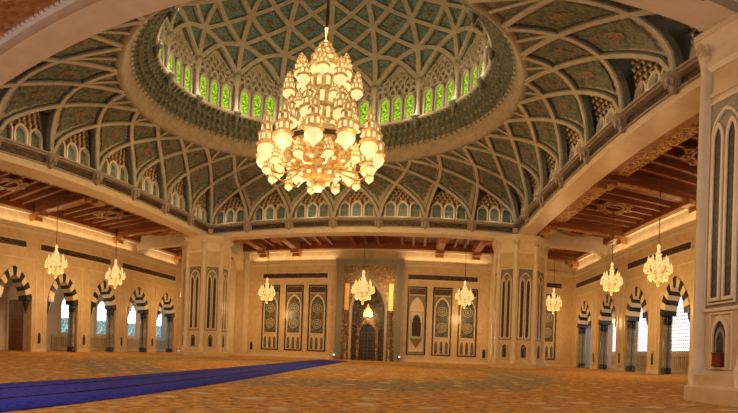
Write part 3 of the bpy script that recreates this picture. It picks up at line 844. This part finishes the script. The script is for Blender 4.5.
# ================================================================== CARPET RUNNER
r = MB(); n = 60
vs = []; fs = []
for i in range(n+1):
    y = -30 + 49.5*i/n; sh_ = -.042*(y+20)
    for k, x in enumerate((-2.45, -2.45, -1.6, -.75, .1, .95, .95)):
        z = 0 if k in (0, 6) else .03+.006*sin(y*1.3+k)
        vs.append((x+sh_+.03*sin(y*.35), y, z))
for i in range(n):
    for k in range(6):
        a_ = i*7+k; fs.append((a_, a_+7, a_+8, a_+1))
r.add(vs, fs, 0, True)
ru = tag(r.build('carpet_runner', M['blue']), 'long dark blue protective carpet runner leading towards the prayer niche', 'carpet runner')
s = MB()
for x in (-1.55, -.2):
    s.add([(x+u-.042*(y+20), y, z) for z in (.03, .044) for y, u in ((-30, -.05), (-30, .05), (19.4, .05), (19.4, -.05))], [(4,5,6,7),(0,1,5,4),(1,2,6,5),(2,3,7,6),(3,0,4,7)])
s.build('seam', mat('navy_seam', [(.3,(.006,.006,.03)),(.7,(.012,.012,.05))], 6, .9), ru)

# ================================================================== CHANDELIERS
def lamp_meshes(nm, h, r):
    """a minaret shaped lamp: glowing globe below, lit tiers above. z=0 at its lowest tip"""
    g = MB().lathe([(.0,0),(.10*r,.03*h),(.35*r,.08*h),(.78*r,.14*h),(.95*r,.20*h),(.9*r,.26*h),(.7*r,.30*h)], 12)
    t = MB().lathe([(.7*r,.30*h),(1.05*r,.31*h),(1.1*r,.33*h),(.95*r,.35*h),(.72*r,.36*h),(.72*r,.50*h),(.95*r,.51*h),(.95*r,.53*h),(.55*r,.55*h),(.5*r,.68*h),(.68*r,.69*h),(.66*r,.71*h),(.36*r,.73*h),(.34*r,.83*h),(.46*r,.84*h),(.40*r,.87*h),(.2*r,.93*h),(.0,h)], 12)
    for z0, z1, rr, n in ((.38, .48, .73, 8), (.57, .66, .53, 6), (.75, .81, .36, 5)):
        for k in range(n):
            a = 2*PI*k/n; c_ = Vector((cos(a), sin(a), 0)); t_ = Vector((-sin(a), cos(a), 0)); ww = rr*r*.24
            P = lambda u, z, d=0.03: c_*(rr*r+d)+t_*u+Vector((0,0,z*h))
            t.add([P(-ww,z0), P(ww,z0), P(ww,z1), P(0,z1+.015), P(-ww,z1)], [(0,1,2,3,4)], 1)
    return g.mesh('globe', M['globe']), t.mesh('tier', [M['crystal'], M['globe']])
BIG = lamp_meshes('a', 4.1, .56); MID = lamp_meshes('b', 3.4, .5); TOPL = lamp_meshes('c', 4.2, .95); TINY = lamp_meshes('d', 1.7, .3); UPL = lamp_meshes('e', 2.9, .42)
def lamp(par, L, p):
    t = link('lamp', L[1], par, p)
    link('globe', L[0], t)
    return t
ch = thing('chandelier', 'huge tiered gold crystal chandelier hanging under the dome', 'chandelier', (0, 0, 11.6))
# z below is measured from the lowest tip
bowl = MB().lathe([(.0,0),(.12,.05),(.28,.25),(.5,.42),(.42,.55),(.75,.8),(1.25,1.15),(1.2,1.3),(1.6,1.6),(2.0,1.95),(1.95,2.1),(2.25,2.6),(2.4,3.2),(2.2,3.3),(.0,3.3)], 32)
bowl.build('bowl', M['crystal'], ch)
MB().lathe([(.0,-.05),(.2,.02),(.34,.28),(.3,.45),(.0,.5)], 12).build('tip_globe', M['globe'], ch)
MB().lathe([(2.3,3.3),(2.52,3.28),(2.6,3.42),(2.5,3.55),(2.3,3.5)], 48).build('dark_hoop', M['chain'], ch)
for rr_, zz, n in ((2.38, 2.55, 26), (1.85, 1.6, 20), (1.2, .95, 14), (2.75, 3.9, 28)):
    for k in range(n):
        a = 2*PI*k/n
        if rr_ > 2.7 or True:
            pass
gl = MB().lathe([(.0,-.13),(.1,-.09),(.14,0),(.1,.09),(.0,.13)], 8).mesh('pearl', M['globe'])
for rr_, zz, n in ((2.42, 2.75, 24), (1.95, 1.75, 18), (1.28, 1.02, 12), (2.72, 3.95, 26)):
    for k in range(n):
        a = 2*PI*(k+.5)/n; link('pearl', gl, ch, (rr_*cos(a), rr_*sin(a), zz))
body = MB().lathe([(2.4,3.45),(2.3,3.8),(1.75,4.1),(1.5,4.6),(1.35,5.1),(1.28,6.0),(1.45,6.2),(1.2,6.5),(1.1,7.6),(1.25,7.8),(1.05,8.1),(.95,9.0),(1.1,9.2),(.8,9.5),(.5,9.7)], 32)
sl = body
for z0, z1, rr_, n in ((5.15, 5.95, 1.38, 18), (6.6, 7.5, 1.21, 14), (8.2, 8.95, 1.06, 12)):
    for k in range(n):
        a = 2*PI*k/n; c_ = Vector((cos(a), sin(a), 0)); t_ = Vector((-sin(a), cos(a), 0))
        P = lambda u, z: c_*rr_+t_*u+Vector((0,0,z))
        ww = rr_*PI/n*.5
        sl.add([P(-ww,z0), P(ww,z0), P(ww,z1), P(0,z1+.12), P(-ww,z1)], [(0,1,2,3,4)], 1)
body.build('body', [M['crystal'], M['globe']], ch)
def ring_of(n, r, z, L, ph=0, arms=True, z_arm=1.4):
    for k in range(n):
        a = 2*PI*(k+ph)/n
        l = lamp(ch, L, (r*cos(a), r*sin(a), z))
        if arms:
            m = MB().tube([((r-.2)*cos(a), (r-.2)*sin(a), z+z_arm), ((r*.75)*cos(a), (r*.75)*sin(a), z+z_arm-.35), (1.4*cos(a), 1.4*sin(a), z+z_arm+.1)], .07, 6)
            m.build('arm', M['gold'], ch)
ring_of(12, 3.55, 1.55, BIG, .25, True, 1.6)
ring_of(12, 3.3, .95, TINY, .75, True, .5)
ring_of(6, 1.95, 4.5, MID, .32, True, 1.2)
ring_of(6, 2.15, 7.4, UPL, .18, True, 1.0)
ring_of(6, 1.6, 8.6, UPL, .68, True, 1.0)
ring_of(6, 1.5, 6.7, TINY, .18, True, .5)
lamp(ch, TOPL, (0, 0, 9.4))
MB().tube([(0,0,13.4),(0,0,ZS+DH-.9-11.6)], .09, 8).build('chain', M['chain'], ch)

def small_chandelier():
    o = thing('small_chandelier', 'x', 'chandelier', (0,0,0), 0, 'small crystal chandeliers of the aisles')
    MB().lathe([(.0,0),(.1,.06),(.13,.2),(.1,.28),(.3,.42),(.36,.55),(.3,.62),(.52,.8),(.56,.95),(.46,1.05),(.3,1.1)], 14).build('basket', M['crystal_small'], o)
    MB().lathe([(.3,1.1),(.36,1.3),(.3,1.7),(.36,1.75),(.22,1.9),(.19,2.3),(.27,2.36),(.13,2.5),(.11,2.85),(.16,2.9),(.0,3.2)], 12).build('tower', M['globe_small'], o)
    cup = MB().lathe([(.0,0),(.09,.05),(.15,.2),(.13,.32),(.08,.4),(.10,.5),(.05,.62),(.0,.78)], 8).mesh('cup', M['globe_small'])
    am = MB().tube([(.3,0,1.2),(.6,0,.98),(.92,0,1.02)], .035, 5).mesh('arm', M['gold'])
    am2 = MB().tube([(.25,0,1.7),(.5,0,1.45),(.68,0,1.5)], .03, 5).mesh('arm', M['gold'])
    for k in range(10):
        a = 2*PI*k/10; t = link('arm', am, o, (0,0,0), a); link('cup', cup, t, (.92, 0, 1.0))
    for k in range(8):
        a = 2*PI*(k+.5)/8; t = link('arm', am2, o, (0,0,0), a); link('cup', cup, t, (.68, 0, 1.48))
    for k in range(8):
        a = 2*PI*(k+.5)/8; link('pendant_cup', cup, o, (.62*cos(a), .62*sin(a), .42))
    return o
SPOTS = [(-22.0, -1.1, 6.75, 1.0, 'nearest one on the left side'), (-22.0, 7.0, 6.7, 1.0, 'second one on the left side'), (-22.3, 22.0, 6.4, 1.0, 'behind the far left pier'),
         (-11.3, 22.0, 6.45, 1.02, 'before the far wall just right of the far left pier'), (.25, 22.0, 6.45, 1.3, 'in front of the prayer niche'), (11.8, 22.0, 6.4, 1.04, 'before the far wall just left of the far right pier'),
         (22.4, 22.0, 6.35, 1.02, 'in the far right corner'), (22.0, 5.6, 6.5, .92, 'second one on the right side'), (22.0, -1.6, 6.25, .98, 'nearest one on the right side')]
proto = None
for i, (x, y, z, sc, w) in enumerate(SPOTS):
    o = proto if proto and i == 0 else (dup(proto) if proto else small_chandelier())
    if i == 0: proto = o
    o.location = (x, y, z); o.scale = (sc, sc, sc)
    o['label'] = 'small glowing crystal chandelier, '+w
    c_ = MB().tube([(0,0,3.15),(0,0,(ZCEIL-z)/sc)], .03, 5).build('hanging_chain', M['chain'])
    C.objects.unlink(c_); c_['_t'] = 1
    C.objects.link(c_); c_.parent = o; del c_['_t']
    o['chain_done'] = 1
for o in [q for q in C.objects if 'chain_done' in q]: del o['chain_done']

# ================================================================== LIGHT
def point(name, loc, e, col=(1,.62,.27), r=.4):
    l = bpy.data.lights.new(name, 'POINT'); l.energy = e; l.color = col; l.shadow_soft_size = r
    o = bpy.data.objects.new(name, l); C.objects.link(o); o.location = loc; return o
WARM = (1,.60,.25)
for k in range(6):
    a = 2*PI*k/6+.2
    point('chandelier_light', (4.6*cos(a), 4.6*sin(a), 13.2), 380, WARM, .5)
    point('chandelier_light', (3.6*cos(a), 3.6*sin(a), 21.5), 200, WARM, .4)
point('chandelier_light', (0, 0, 10.6), 1500, WARM, .6)
point('chandelier_light', (0, 0, 26.5), 350, WARM, .4)
for x, y, z, sc, w in SPOTS:
    point('small_chandelier_light', (x, y, z-.5), 480, WARM, .5)
for x in (-11.3, 0, 11.3, 22):
    point('near_aisle_fill', (x, -22.5, 6.0), (430 if x < 15 else 60), ((1,.86,.88) if x < 15 else WARM), .5)  # added unseen lights without fixtures, brightening the near beam and aisle
# cove lamps hidden behind the cornices
def cove(loc, rz, ln, e):
    l = bpy.data.lights.new('cove_lamp', 'AREA'); l.shape = 'RECTANGLE'; l.size = ln; l.size_y = .2; l.energy = e; l.color = (1,.74,.42)
    o = bpy.data.objects.new('cove_lamp', l); C.objects.link(o); o.location = loc
    o.rotation_euler = (PI, 0, rz); return o
cove((0, HW-.45, 12.7), 0, 30, 290)
for sx in (-1, 1):
    cove((sx*(HW-.45), .8, 12.7), PI/2, 29, 260)
    cove((sx*(HW-.45), 22.0, 12.7), PI/2, 7, 60)
# added lights by the ring's ledge, no fixtures, brightening drum and dome
for k in range(16):
    a = PI/2-(k+.5)*2*PI/16
    point('ledge_fill', (9.6*cos(a), 9.6*sin(a), 23.3), 60, (1,.84,.62), .2)
# added lights above the square's ledge, no fixtures, brightening the vault
for nm, rz in SIDES:
    for k in range(7):
        p = rotz(((BRK[k]+BRK[k+1])/2, HS-.6, ZC+.6), rz)
        point('ledge_fill', p, 15, (1,.84,.62), .15)

w = bpy.data.worlds.new('World'); bpy.context.scene.world = w; w.use_nodes = True
w.node_tree.nodes['Background'].inputs[0].default_value = (.75,.85,1,1); w.node_tree.nodes['Background'].inputs[1].default_value = .6

# ================================================================== CAMERA
f_px, cyp = 426.6, 351.27
yaw, roll = .1097, .0365
cd = bpy.data.cameras.new('camera'); cd.type = 'PANO'; cd.panorama_type = 'EQUIRECTANGULAR'
cd.longitude_min = -369/f_px; cd.longitude_max = 369/f_px
cd.latitude_max = cyp/f_px; cd.latitude_min = -(413-cyp)/f_px
cd.clip_end = 300
cam = bpy.data.objects.new('camera', cd); C.objects.link(cam)
cy, sy, cr, sr = cos(yaw), sin(yaw), cos(roll), sin(roll)
# rows: right, forward, up of the camera in world axes
R0 = Vector((cr*cy, cr*sy, sr)); R1 = Vector((-sy, cy, 0)); R2 = Vector((-sr*cy, -sr*sy, cr))
mw = Matrix(((R0.x, R2.x, -R1.x), (R0.y, R2.y, -R1.y), (R0.z, R2.z, -R1.z))).to_4x4()
mw.translation = (6.5, -26.2, 1.15)
cam.matrix_world = mw
sc = bpy.context.scene; sc.camera = cam
sc.view_settings.view_transform = 'Standard'; sc.view_settings.look = 'None'
sc.view_settings.gamma = 1; sc.view_settings.use_curve_mapping = False
sc.view_settings.exposure = -0.06
